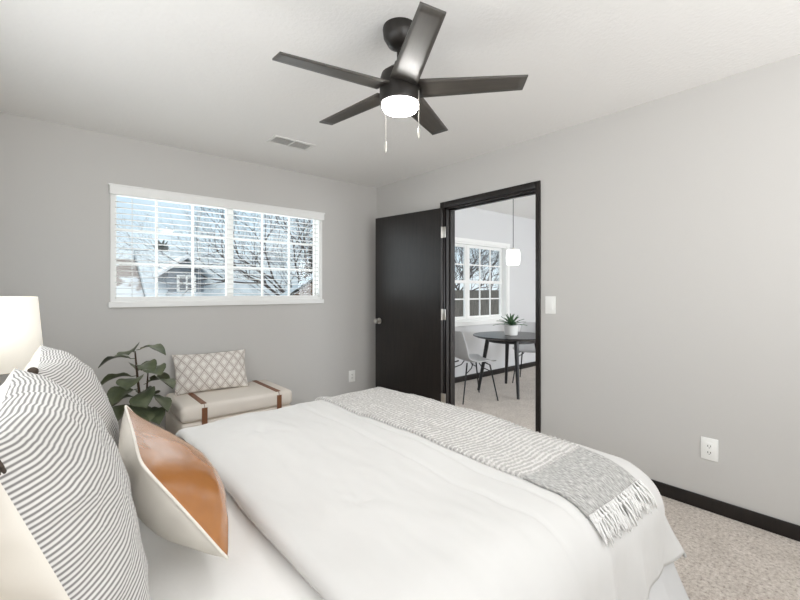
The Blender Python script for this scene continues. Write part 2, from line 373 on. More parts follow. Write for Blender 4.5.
# blind on the bedroom window
bl = thing('window_blind', 'white horizontal slat blind with its slats open over the wide bedroom window', 'blind', (WX0, YB, WZ0))
Wd = WX1 - WX0
MB().box(-0.022, Wd + 0.022, -0.045, 0.002, 0.815, 0.885, 0.004).box(-0.028, Wd + 0.028, -0.05, 0.002, 0.878, 0.892, 0.003).build('valance', M_trim_w, bl)
sl = MB(); n_sl = 17
for k in range(n_sl):
    z = 0.062 + k * 0.0445
    def fn(i, j, z=z):
        a = (i / 4 - 0.5); return (0.016 + (Wd - 0.032) * j, 0.032 + a * 0.040, z + 0.003 * (1 - 4 * a * a))
    sl.grid(5, 2, fn)
so = sl.build('slats', M_trim_w, bl, smooth=180)
so.modifiers.new('thick', 'SOLIDIFY').thickness = 0.0025
MB().box(0.024, Wd - 0.024, 0.008, 0.056, 0.024, 0.040).build('bottom_rail', M_trim_w, bl)
for x in (0.13, 0.62, 1.15, 1.64):
    MB().tube([(x, 0.007, 0.03), (x, 0.007, 0.82)], 0.0012, 5).tube([(x, 0.057, 0.03), (x, 0.057, 0.82)], 0.0012, 5).build('ladder_cord', M_cord, bl)

# ------------------------------------------------------------------ door
d1 = bpy.data.objects.new('door_1', None); COL.objects.link(d1); d1['kind'] = 'structure'
d1.location = (XR - 0.022, DY1 - 0.008, 0); d1.rotation_euler = (0, 0, math.radians(8.6))
leaf = MB().box(-0.038, 0.0, 0.006, 0.872, 0.018, 2.032, 0.002)
leaf.build('door_panel', M_dark, d1)
kb = MB(); Mk = Matrix.Translation((-0.038, 0.815, 0.93)) @ Matrix.Rotation(-PI / 2, 4, 'Y')
kb.lathe([(0, 0), (0.032, 0), (0.032, 0.006), (0.012, 0.010), (0.011, 0.03), (0.024, 0.038), (0.028, 0.05), (0.024, 0.062), (0, 0.066)], M=Mk, n=24)
kb.build('door_knob', M_chrome, d1, smooth=40)
for z in (0.24, 1.03, 1.80):
    h = MB(); h.box(-0.044, -0.036, -0.046, 0.004, z - 0.05, z + 0.05, 0.002).tube([(-0.043, -0.004, z - 0.052), (-0.043, -0.004, z + 0.052)], 0.007, 10)
    h.build('hinge', M_chrome, d1, smooth=40)
cs = MB(); cw = 0.050
for x0, x1 in ((XR - 0.016, XR), (XR + T, XR + T + 0.016)):
    cs.box(x0, x1, DY0 - 0.034, DY0 + 0.004, 0, DZ + cw, 0.003).box(x0, x1, DY1 - 0.004, DY1 + cw, 0, DZ + cw, 0.003).box(x0, x1, DY0 + 0.004, DY1 - 0.004, DZ - 0.004, DZ + cw, 0.003)
struct(cs.build('trim_1', M_dark, smooth=40))
jb = MB().box(XR, XR + T, DY0, DY0 + 0.010, 0, DZ).box(XR, XR + T, DY1 - 0.018, DY1, 0, DZ).box(XR, XR + T, DY0, DY1, DZ - 0.018, DZ)
jb.box(XR + 0.045, XR + 0.06, DY0 + 0.018, DY0 + 0.03, 0, DZ - 0.018).box(XR + 0.045, XR + 0.06, DY1 - 0.03, DY1 - 0.018, 0, DZ - 0.018).box(XR + 0.045, XR + 0.06, DY0 + 0.018, DY1 - 0.018, DZ - 0.03, DZ - 0.018)
struct(jb.build('trim_2', M_dark))

# ------------------------------------------------------------------ ceiling fan
FX, FY = 1.20, 1.42
fan = thing('ceiling_fan', 'dark five blade ceiling fan with a glowing round light', 'ceiling fan', (FX, FY, H))
MB().lathe([(0, 0), (0.076, 0), (0.078, -0.012), (0.074, -0.045), (0.055, -0.078), (0.030, -0.092), (0, -0.092)]).build('canopy', M_fan, fan, smooth=35)
MB().lathe([(0, -0.08), (0.014, -0.08), (0.014, -0.20), (0, -0.20)], n=16).build('downrod', M_fan, fan, smooth=35)
MB().lathe([(0, -0.155), (0.024, -0.155), (0.030, -0.178), (0.056, -0.190), (0.084, -0.212), (0.092, -0.240), (0.092, -0.330), (0.088, -0.344), (0.083, -0.344), (0, -0.344)]).build('motor_housing', M_fan, fan, smooth=35)
MB().lathe([(0, -0.340), (0.080, -0.340), (0.081, -0.355), (0.075, -0.370), (0.052, -0.378), (0, -0.382)]).build('light_lens', M_lens, fan, smooth=50)
yaw = -40.2
bl0 = None
for k in range(5):
    ang = math.radians(-6.8 + 72 * k + yaw)
    if bl0 is None:
        b = MB(); rows = 14
        def fn(i, j):
            a = i / (rows - 1); x = 0.085 + a * 0.464; hw = 0.060 - 0.015 * a
            y = (j / 6 - 0.5) * 2 * hw
            xx = x - y * 0.10 * a * a
            return (xx, y, -0.278 + y * math.tan(math.radians(-10)))
        b.grid(rows, 7, fn)
        bl0 = b.build('blade', M_blade, fan, smooth=30)
        md = bl0.modifiers.new('thick', 'SOLIDIFY'); md.thickness = 0.007; md.offset = 0
        o = bl0
    else:
        o = bl0.copy(); COL.objects.link(o)
    o.rotation_euler = (0, 0, ang)
fr = Vector((0.7638, -0.6455, 0))          # to the right of the picture
for (off, zl) in ((-0.062, -0.535), (0.082, -0.475)):
    p = fr * off - Vector((0.645, 0.764, 0)) * 0.06
    ch = MB().tube([(p.x, p.y, -0.31), (p.x, p.y, zl)], 0.0013, 6)
    co = ch.build('pull_chain', M_chain, fan)
    MB().lathe([(0, 0), (0.004, -0.004), (0.005, -0.03), (0.003, -0.045), (0, -0.047)], (p.x, p.y, zl), 10).build('pull_knob', M_chain, co, smooth=60)

# ------------------------------------------------------------------ vent, switch, outlets
vt = thing('ceiling_vent', 'white rectangular air vent set in the ceiling in front of the window', 'vent', (1.465, 3.08, H))
v = MB(); 
v.box(-0.175, 0.175, -0.085, -0.065, -0.008, 0, 0.002).box(-0.175, 0.175, 0.065, 0.085, -0.008, 0, 0.002).box(-0.175, -0.15, -0.065, 0.065, -0.008, 0, 0.002).box(0.15, 0.175, -0.065, 0.065, -0.008, 0, 0.002).box(-0.005, 0.005, -0.065, 0.065, -0.007, 0)
v.build('vent_frame', M_vent, vt)
MB().box(-0.15, 0.15, -0.065, 0.065, -0.0015, 0.0).build('duct_opening', M_vgap, vt)
lv = MB()
for k in range(7): lv.box(-0.15, 0.15, -0.006, 0.006, -0.0008, 0.0008, M=Matrix.Translation((0, -0.054 + k * 0.018, -0.005)) @ Matrix.Rotation(math.radians(35), 4, 'X'))
lv.build('louvers', M_vent, vt)
sw = thing('light_switch', 'white rocker light switch on the wall next to the doorway', 'light switch', (XR, 1.630, 1.145))
MB().box(-0.006, 0, -0.042, 0.042, -0.066, 0.066, 0.003).build('plate', M_plastic, sw, smooth=40)
MB().box(-0.011, -0.005, -0.017, 0.017, -0.034, 0.034, 0.002).build('rocker', M_plastic, sw, smooth=40)
def outlet(loc, rz, label, tall=False):
    o = thing('wall_outlet', label, 'outlet', loc, rz, 'white wall outlets')
    k = 0.98
    MB().box(-0.006, 0, -0.042 * k, 0.042 * k, -0.064 * k, 0.064 * k, 0.003).build('plate', M_plastic, o, smooth=40)
    r = MB().box(-0.009, -0.005, -0.019, 0.019, -0.037, 0.037, 0.002).build('receptacle', M_plastic, o, smooth=40)
    s = MB()
    for z in (-0.018, 0.018):
        s.box(-0.0096, -0.008, -0.008, -0.005, z - 0.005, z + 0.005).box(-0.0096, -0.008, 0.005, 0.008, z - 0.005, z + 0.005).box(-0.0096, -0.008, -0.002, 0.002, z - 0.012, z - 0.008)
    s.build('slots', M_slot, r)
outlet((XR, 0.653, 0.352), 0, 'white wall outlet low on the wall beyond the foot of the bed')
outlet((2.516, YB, 0.316), PI / 2, 'white wall outlet near the corner between bench and open door')

# ------------------------------------------------------------------ bed
BX0, BX1, BY0, BY1 = -0.24, 1.63, 0.51, 2.06
bed = thing('bed', 'wide bed with white sheet and pleated pale bed skirt', 'bed', (0.6, 1.29, 0))
def bl_(o): return o
mt = MB()
def rrect(x0, x1, y0, y1, r, n=10):
    pts = []
    for cx, cy, a0 in ((x1 - r, y1 - r, 0), (x0 + r, y1 - r, 90), (x0 + r, y0 + r, 180), (x1 - r, y0 + r, 270)):
        for k in range(n + 1):
            a = math.radians(a0 + 90 * k / n); pts.append((cx + r * math.cos(a), cy + r * math.sin(a)))
    return pts
def resample(pts, step):
    out = []; n = len(pts)
    for i in range(n):
        a = Vector(pts[i]); b = Vector(pts[(i + 1) % n]); L = (b - a).length; k = max(1, int(L / step))
        for j in range(k): out.append(tuple(a.lerp(b, j / k)))
    return out
ox, oy = 0.6, 1.29
ring = resample(rrect(BX0 - ox, BX1 - 0.04 - ox, BY0 + 0.05 - oy, BY1 - 0.05 - oy, 0.12), 0.05)
mt.bm  # mattress: rounded slab
prof = [(0.0, 0.30), (0.0, 0.50), (0.015, 0.545), (0.05, 0.58), (0.12, 0.598)]
N = len(ring)
def mfn(i, j):
    x, y = ring[i % N]; ins, z = prof[j]
    k = 1 - ins / 0.75; return (x * (1 - ins / 1.0), y * (1 - ins / 0.77), z)
mt.grid(N, len(prof), mfn, closed_u=True)
mt.build('mattress', M_sheet, bed, smooth=50)
# top sheet surface of the mattress, softly creased
def shf(i, j):
    x = -0.20 + i * 0.0167; y = 0.64 + j * 0.029
    return (x - ox, y - oy, 0.603 + 0.006 * fbm((x * 5, y * 3, 1)) + 0.004 * fbm((x * 14, y * 6, 4)))
MB().grid(44, 46, shf).build('sheet', M_sheet, bed, smooth=180)
# skirt
sk = MB(); rs = resample(rrect(BX0 - ox, BX1 + 0.068 - ox, BY0 - 0.007 - oy, BY1 + 0.02 - oy, 0.09), 0.012); N2 = len(rs)
def skf(i, j):
    x, y = rs[i % N2]; a = j / 6
    p = Vector((x - 0.05, y, 0)).normalized()
    nx = 1 if x > BX1 - ox - 0.1 else (-1 if x < BX0 - ox + 0.1 else 0); ny = -1 if y < BY0 - oy + 0.1 else (1 if y > BY1 - oy - 0.1 else 0)
    d = Vector((nx, ny, 0)); d = d.normalized() if d.length else p
    w = 0.006 * math.sin((x + y * 1.3) * 34) + 0.008 * fbm((x * 6, y * 6, 9))
    out = a ** 1.2 * 0.155 + w * (0.2 + a)
    return (x + d.x * out, y + d.y * out, 0.40 - a * 0.393)
sk.grid(N2, 7, skf, closed_u=True)
sk.build('bed_skirt', M_skirt, bed, smooth=60)
MB().box(-0.31 - ox, -0.245 - ox, 0.46 - oy, 2.12 - oy, 0.0, 1.04, 0.02, 3).build('headboard', M_bench, bed, smooth=40)

# comforter surface -------------------------------------------------
CX0 = 0.45; XE, YNE, YFE = 1.555, 0.650, 2.00; CR = 0.165; CZ = 0.642
QP = 5.0
def comf(s, t, off=0.0):
    ex = max(0.0, s - XE); eyn = max(0.0, YNE - t); eyf = max(0.0, t - YFE); ey = max(eyn, eyf)
    sy = -1 if eyn > 0 else 1
    x = min(s, XE); y = min(max(t, YNE), YFE)
    hyp = math.hypot(ex, ey)
    top = 0.016 * fbm((s * 1.7, t * 1.4, 3.1)) + 0.009 * fbm((s * 5, t * 2.6, 7)) + 0.003 * fbm((s * 16, t * 7, 2))
    top += 0.012 * math.sin(PI * min(1, max(0, (t - YNE) / (YFE - YNE))))
    for (px_, py_) in ((0.67, 1.69), (0.67, 0.98), (1.28, 1.35)):
        r2 = ((s - px_) ** 2 + (t - py_) ** 2); top -= 0.007 * math.exp(-r2 / 0.0012)
        top += 0.0016 * math.exp(-r2 / 0.006) * math.sin(5 * math.atan2(t - py_, s - px_))
    for xl in (1.0 + 0.012 * math.sin(t * 5), 1.115 + 0.012 * math.sin(t * 4 + 1)):
        top -= 0.008 * math.exp(-((s - xl) / 0.008) ** 2)
    if hyp < 1e-9:
        n = Vector((0, 0, 1)); return Vector((x, y, CZ + top)) + n * off, n
    d = (ex ** QP + ey ** QP) ** (1 / QP)
    dr = Vector((ex, sy * ey, 0)) / hyp
    corner = (4 * (ex * ey / (hyp * hyp)) ** 2)
    per = (x + (0 if sy < 0 else 3)) * 1.0 + y * 1.7 + math.atan2(ey, ex) * 0.16
    L1 = CR * PI / 2
    fold = math.sin(per * 31 + 2.2 * fbm((per * 2.2, 1, 1))) * 0.6 + 1.3 * fbm((per * 6, d * 2.0, 5)) + 0.12 * fbm((per * 22, d * 3, 8))
    amp = 0.013 * min(1, max(0, (d - 0.05) / 0.32))
    if d < L1:
        a = d / CR; n = (dr * math.sin(a) + Vector((0, 0, math.cos(a)))).normalized()
        p = Vector((x, y, CZ)) + dr * (CR * math.sin(a)) + Vector((0, 0, -CR * (1 - math.cos(a))))
        p.z += top * max(0, 1 - d / L1)
    else:
        l = (d - L1) * (1 - 0.12 * corner); n = (dr + Vector((0, 0, 0.05))).normalized()
        p = Vector((x, y, CZ - CR - l)) + dr * (CR + (0.08 + 0.45 * corner) * l)
    return p + n * (off + amp * fold), n
DROP = 0.405
SS = [CX0 + (XE + DROP - CX0) * i / 150 for i in range(151)]
TT = [YNE - DROP + (YFE - YNE + 2 * DROP) * j / 190 for j in range(191)]
cb = MB()
def cfn(i, j):
    t = TT[j]
    if i >= 6:
        p, n = comf(SS[i - 6] + 0.010 * math.sin(t * 4.3) * max(0, 1 - (i - 6) / 40), t); 
        k = i - 6
        if k < 6: p -= n * 0.0
        return p
    # rolled fold along the head edge
    p, n = comf(CX0 + 0.010 * math.sin(t * 4.3), t); a = (6 - i) / 6 * PI; r = 0.021
    return p + Vector((-r * math.sin(a) * 1.3, 0, 0)) - n * (r * (1 - math.cos(a)))
cb.grid(157, 191, cfn)
co = cb.build('comforter', M_white_cloth, smooth=180)
tag(co, 'thick white comforter spread over the bed and hanging down its sides', 'comforter')
md = co.modifiers.new('thick', 'SOLIDIFY'); md.thickness = 0.010; md.offset = -1

# throw ---------------------------------------------------------------
T0, T1 = YNE - 0.115, YFE + 0.30
NT, NW = 640, 44
def thr_x(a, t):
    k = min(1, max(0, (t - 0.56) / 0.25)); w = 0.36 + 0.05 * k + 0.008 * math.sin(t * 7)
    c = 1.320 + 0.03 * k + 0.006 * math.sin(t * 5.1)
    return c + (a - 0.5) * w
th = thing('throw_blanket', 'grey ribbed knit throw with white fringe laid across the foot of the bed', 'blanket', (1.27, 1.3, CZ))
def tfn(i, j):
    t = T0 + (T1 - T0) * i / (NT - 1); a = j / (NW - 1); s = thr_x(a, t)
    v = t - T0
    rib = math.sin(2 * PI * v / 0.020) if v > 0.215 else 0
    edge = abs(a - 0.5) * 2
    off = 0.013 + 0.0022 * rib + 0.002 * fbm((s * 20, t * 20, 3))
    if edge > 0.93: off += 0.0025 * (0.6 + rib) - 0.006 * (edge - 0.93) / 0.07
    s += (0.0015 * rib if edge > 0.95 else 0) * (1 if a > 0.5 else -1)
    p, n = comf(s, t, off)
    return p - Vector((1.27, 1.3, CZ))
tb = MB().grid(NT, NW, tfn, lambda i, j: (j / (NW - 1) * 0.4, (T1 - T0) * i / (NT - 1)))
tbo = tb.build('knit_body', M_throw, th, smooth=180)
md = tbo.modifiers.new('thick', 'SOLIDIFY'); md.thickness = 0.008; md.offset = -1
NF = 18
for k in range(NF):
    a = (k + 0.5) / NF
    m = MB()
    for q in range(5):
        pts = []; dx = random.uniform(-0.008, 0.008); ln = random.uniform(0.06, 0.085)
        for r in range(7):
            f = r / 6; t = T0 + 0.004 - f * ln
            s = thr_x(a, T0) + dx * f * 1.6 + 0.004 * math.sin(f * 6 + q + k)
            p, n = comf(s, t, 0.014 + 0.004 * math.sin(f * 3 + q)); pts.append(p - Vector((1.27, 1.3, CZ)))
        m.tube(pts, [0.0034] + [0.0030] * 5 + [0.0015], 5)
    p, n = comf(thr_x(a, T0), T0 - 0.014, 0.016); p = p - Vector((1.27, 1.3, CZ))
    t_ = bmesh.new(); bmesh.ops.create_uvsphere(t_, u_segments=8, v_segments=6, radius=0.0065); m.join(t_, Matrix.Translation(p))
    m.build('fringe_tassel', M_fringe, th, smooth=180)

# ------------------------------------------------------------------ pillows
def pillow_pts(w, h, thick, pull, seedv, nu=40, nv=40, wr=0.006, p=2.4, q=0.55, mod=None):
    def f(u, v, side):
        """u,v in -1..1"""
        ku = 1 - pull * (1 - abs(v) ** 2) * 1.0; kv = 1 - pull * (1 - abs(u) ** 2)
        # edges drawn in between the corners
        x = u * w / 2 * (1 - pull * (1 - v * v)); z = v * h / 2 * (1 - pull * (1 - u * u))
        b = max(0.0, (1 - abs(u) ** p)) ** q * max(0.0, (1 - abs(v) ** p)) ** q
        edge = min(1, b * 3)
        y = side * (thick / 2 * b) + edge * wr * fbm((u * 3 + seedv, v * 3, side * 2 + seedv)) * 1.6
        e = max(abs(u), abs(v))
        y += side * edge * wr * 0.7 * math.sin(24 * math.atan2(v, u) + 3 * fbm((u * 2, v * 2, seedv))) * max(0, (e - 0.55) / 0.45)
        P = Vector((x, y, z))
        return mod(P, u, v) if mod else P
    return f, nu, nv
def pillow(root, w, h, thick, pull, seedv, m_front, m_back, front='front_panel', back='back_panel', mod=None, pip=None, wr=0.006, p=2.4, q=0.55):
    f, nu, nv = pillow_pts(w, h, thick, pull, seedv, 56, 56, wr, p, q, mod)
    g = lambda k, n: math.sin((k / (n - 1) - 0.5) * PI)      # denser toward the seam
    for nm, side, m in ((front, -1, m_front), (back, 1, m_back)):
        P = [[f(g(i, nu), g(j, nv), side) for j in range(nv)] for i in range(nu)]
        U = [[0.0] * nv for _ in range(nu)]; V = [[0.0] * nv for _ in range(nu)]     # cloth lengths measured over the bulge
        for i in range(nu):
            for j in range(nv):
                if j: V[i][j] = V[i][j - 1] + (P[i][j] - P[i][j - 1]).length
                if i: U[i][j] = U[i - 1][j] + (P[i][j] - P[i - 1][j]).length
        Vm = [V[i][nv // 2] for i in range(nu)]; Um = [U[nu // 2][j] for j in range(nv)]
        MB().grid(nu, nv, lambda i, j: P[i][j], lambda i, j: (U[i][j] - Um[j] + 1, V[i][j] - Vm[i] + 1)).build(nm, m, root, smooth=180)
    if pip:
        ed = []
        for k in range(60): ed.append((-1 + k / 30, -1))
        for k in range(60): ed.append((1, -1 + k / 30))
        for k in range(60): ed.append((1 - k / 30, 1))
        for k in range(61): ed.append((-1, 1 - k / 30))
        MB().tube([f(u, v, 1) for u, v in ed], 0.0035, 6, cap=False).build('piping', pip, root, smooth=180)
    return f
def tassel(root, p, d, ln=0.07):
    m = MB(); p = Vector(p); d = Vector(d).normalized()
    t_ = bmesh.new(); bmesh.ops.create_icosphere(t_, subdivisions=2, radius=0.011); m.join(t_, Matrix.Translation(p + d * 0.006))
    for k in range(30):
        a = random.uniform(0, 2 * PI); r = random.uniform(0.2, 1); o = Vector((math.cos(a), math.sin(a), 0)); o -= d * o.dot(d)
        m.tube([p + d * 0.010, p + d * (0.022) + o * 0.010 * r, p + d * ln + o * 0.014 * r + Vector((0, 0, -0.008))], [0.003, 0.003, 0.0015], 5)
    m.build('tassel', M_tassel, root, smooth=180)
# striped shams: local x = width (world -y -> toward the viewpoint is +x after turning), local -y = face
def sham(loc, label, rz, tilt, seedv, w=0.59, h=0.485, thick=0.20):
    r = thing('striped_pillow', label, 'pillow', loc, 0, 'striped pillows against the headboard')
    r.rotation_euler = (math.radians(-tilt), 0, math.radians(90 + rz))
    def mod(P, u, v):
        P = P.copy(); P.z += h / 2
        P.y += 0.0
        # weight settles into the lower half
        k = P.z / h; P.y *= (0.62 + 0.62 * k) if P.y < 0 else 1.0 
        return P
    f = pillow(r, w, h, thick, 0.03, seedv, M_stripe, M_cream, mod=mod, wr=0.0045)
    for u, v, dx in ((-1, 1, -1), (1, 1, 1), (-1, -1, -1), (1, -1, 1)):
        if u > 0 and v > 0: continue
        p = f(u, v, 1); tassel(r, p, (-0.9, -0.15, -0.35) if (u < 0 and loc[1] < 1.2) else (-0.1, 1.0, 0.0), 0.05)
    return r
sham((0.108, 0.935, 0.628), 'grey striped pillow whose plain cream back shows, standing before the other striped one', 0, 20.5, 1.3)
sham((0.142, 1.565, 0.612), 'grey striped pillow with dark tassels between the lamp and the leather pillow', 0, 20.5, 5.1)
# leather lumbar
r = thing('leather_pillow', 'tan leather lumbar pillow with cream back leaning on the striped pillows', 'pillow', (0.313, 1.197, 0.660))
r.rotation_euler = (math.radians(-33), 0, math.radians(86.3))
def modl(P, u, v):
    P = P.copy(); c_ = 1 - 0.07 * (abs(u) ** 7) * (abs(v) ** 7); P.x *= c_; P.z *= c_; P.z += 0.1475; k = P.z / 0.295; P.y *= (1.25 - 1.02 * k) if P.y < 0 else (1.15 - 0.2 * k); return P
pillow(r, 0.545, 0.318, 0.19, 0.05, 8.7, M_leather, M_cream, 'leather_face', 'linen_back', modl, M_cream, wr=0.0015, q=0.75)

# ------------------------------------------------------------------ bench with cushion
bn = thing('bench', 'low beige upholstered storage bench with brown leather straps under the window', 'bench', (1.12, 3.50, 0))
MB().box(-0.42, 0.42, -0.285, 0.27, 0.10, 0.30, 0.02, 3).build('base', M_bench, bn, smooth=40)
ct = MB().box(-0.425, 0.425, -0.29, 0.275, 0.305, 0.425, 0.035, 4); ct.build('cushion_lid', M_bench, bn, smooth=50)
for x in (-0.27, 0.30):
    MB().box(x - 0.019, x + 0.019, -0.2945, -0.2895, 0.11, 0.40).box(x - 0.019, x + 0.019, -0.27, 0.255, 0.4245, 0.4285).tube([(x, -0.27, 0.4265), (x, -0.285, 0.418), (x, -0.292, 0.40)], 0.002, 4).build('strap', M_strap, bn)
for x in (-0.37, 0.37):
    for y in (-0.24, 0.22):
        MB().lathe([(0, 0), (0.014, 0), (0.022, 0.11), (0, 0.11)], (x, y, 0), 12).build('leg', M_legw, bn, smooth=40)
r = thing('patterned_pillow', 'cream pillow with a taupe diamond pattern lying on the bench', 'pillow', (1.02, 3.60, 0.428))
r.rotation_euler = (math.radians(-20), 0, math.radians(-4))
def modp(P, u, v):
    P = P.copy(); P.z += 0.16; return P
pillow(r, 0.58, 0.33, 0.15, 0.07, 3.3, M_diamond, M_cream, mod=modp, wr=0.004)

# ------------------------------------------------------------------ fig plant
def leaf_mesh(m, base, d, ln, wd, droop, roll=0.0):
    """broad fiddle shaped leaf starting at base, heading d"""
    d = Vector(d).normalized(); side = d.cross(Vector((0, 0, 1)))
    side = side.normalized() if side.length > 1e-3 else Vector((1, 0, 0))
    up = side.cross(d).normalized(); side = side * math.cos(roll) + up * math.sin(roll); up = side.cross(d).normalized()
    prof = [0.04, 0.35, 0.62, 0.70, 0.74, 0.88, 1.0, 0.98, 0.80, 0.45, 0.05]
    n = len(prof)
    def fn(i, j):
        a = i / (n - 1); b = (j / 6 - 0.5) * 2
        p = Vector(base) + d * (ln * a) + up * (ln * 0.10 * math.sin(a * PI)) - Vector((0, 0, 1)) * (droop * ln * a * a)
        w = wd / 2 * prof[i]
        return p + side * (b * w) + up * (abs(b) ** 1.5 * w * 0.30 + 0.03 * ln * math.sin(a * 13 + j * 1.3) * abs(b))
    m.grid(n, 7, fn)
PX, PY = 0.465, 3.36
pl = thing('fig_plant', 'dark green fiddle leaf fig plant beside the bench', 'plant', (PX, PY, 0))
MB().lathe([(0, 0), (0.11, 0), (0.13, 0.02), (0.145, 0.26), (0.15, 0.27), (0.135, 0.27), (0.13, 0.25), (0, 0.25)]).build('pot', M_basket, pl, smooth=40)
MB().lathe([(0, 0.252), (0.130, 0.252)], n=24).build('soil', M_soil, pl)
RT = Vector((0.764, -0.645, 0)); TW = Vector((-0.645, -0.764, 0))      # across the view, towards the viewpoint
st = MB()
st.tube([(0, 0, 0.24), RT * 0.01 + Vector((0, 0, 0.45)), RT * -0.01 + Vector((0, 0, 0.62)), RT * -0.03 + Vector((0, 0, 0.83))], [0.011, 0.009, 0.008, 0.005], 8)
st.tube([RT * 0.01 + Vector((0, 0, 0.40)), RT * 0.05 + Vector((0, 0, 0.52)), RT * 0.06 + Vector((0, 0, 0.68))], [0.008, 0.007, 0.004], 8)
st.build('stem', M_stem, pl, smooth=180)
lm = MB()
# (across, height, heading across, toward viewer, up, length, width)
for (a, z, hx, hy, hz, ln, wd) in ((-0.03, 0.82, 0.3, 0.8, 0.30, 0.14, 0.11), (-0.02, 0.84, 1.0, 0.1, 0.15, 0.19, 0.09), (-0.03, 0.78, -1.0, 0.3, 0.05, 0.19, 0.11),
        (-0.02, 0.72, 1.0, 0.5, 0.25, 0.17, 0.10), (-0.02, 0.66, -0.9, 0.6, -0.05, 0.21, 0.12), (0.05, 0.68, 0.8, 0.5, 0.3, 0.16, 0.12), (0.0, 0.64, 0.2, 1.0, 0.1, 0.16, 0.13),
        (0.05, 0.62, 1.0, 0.2, 0.1, 0.18, 0.13), (0.03, 0.56, 0.6, 0.8, -0.1, 0.17, 0.13), (-0.01, 0.57, -0.5, 0.9, -0.1, 0.17, 0.13), (0.04, 0.53, 1.0, 0.3, -0.25, 0.17, 0.12),
        (-0.01, 0.52, -1.0, 0.2, -0.2, 0.18, 0.13), (0.02, 0.47, 0.4, 0.9, -0.3, 0.16, 0.13), (0.0, 0.46, -0.6, 0.8, -0.3, 0.17, 0.13), (0.03, 0.60, 0.5, -0.9, 0.2, 0.17, 0.12),
        (-0.02, 0.68, -0.4, -0.9, 0.2, 0.17, 0.12), (0.01, 0.50, -0.3, -1.0, 0.1, 0.17, 0.13), (0.02, 0.42, 1.0, 0.5, -0.1, 0.16, 0.12)):
    d = RT * hx + TW * hy + Vector((0, 0, hz)); d = d.normalized()
    b0 = RT * a + Vector((0, 0, z)); b1 = b0 + d * 0.03
    st2 = b1
    lm.tube([b0, b1], 0.003, 5)
    leaf_mesh(lm, b1, d, ln * 1.0, wd * 1.3, 0.35, random.uniform(-0.5, 0.5))
lm.build('leaves', M_leaf, pl, smooth=180)

# ------------------------------------------------------------------ bedside lamp
ns = thing('nightstand', 'wooden nightstand on the window side of the bed holding the lamp', 'nightstand', (-0.22, 2.46, 0))
MB().box(-0.22, 0.20, -0.22, 0.22, 0.14, 0.58, 0.006).build('body', M_night, ns)
for z in (0.20, 0.39):
    dr = MB().box(0.20, 0.216, -0.20, 0.20, z - 0.02, z + 0.14, 0.004).build('drawer', M_night, ns)
    MB().lathe([(0, 0), (0.008, 0), (0.007, 0.015), (0.014, 0.022), (0, 0.028)], n=14, M=Matrix.Translation((0.216, 0, z + 0.06)) @ Matrix.Rotation(PI / 2, 4, 'Y')).build('knob', M_chrome, dr, smooth=40)
for x in (-0.18, 0.16):
    for y in (-0.18, 0.18): MB().lathe([(0, 0), (0.014, 0), (0.02, 0.14), (0, 0.14)], (x, y, 0), 12).build('leg', M_night, ns, smooth=40)
lp = thing('table_lamp', 'table lamp with a glowing cream drum shade beyond the striped pillows', 'lamp', (-0.205, 2.44, 0.58))
MB().lathe([(0, 0), (0.07, 0), (0.075, 0.01), (0.09, 0.09), (0.085, 0.16), (0.05, 0.23), (0.02, 0.27), (0.012, 0.30), (0, 0.30)]).build('base', M_lampbase, lp, smooth=50)
sh = MB().lathe([(0.182, 0.34), (0.158, 0.645)], n=48).build('shade', M_shade, lp, smooth=180)
sh.modifiers.new('thick', 'SOLIDIFY').thickness = 0.003
MB().tube([(0, 0, 0.29), (0, 0, 0.42)], 0.008, 8).lathe([(0, 0.40), (0.02, 0.41), (0.03, 0.45), (0.02, 0.49), (0, 0.50)], n=16).build('bulb', M_pend, lp, smooth=60)
pd = bpy.data.lights.new('lamp_bulb_light', 'POINT'); pd.energy = 1.6; pd.color = (1, 0.86, 0.68); pd.shadow_soft_size = 0.04
po = bpy.data.objects.new('lamp_bulb_light', pd); COL.objects.link(po); po.location = (-0.205, 2.44, 1.12)

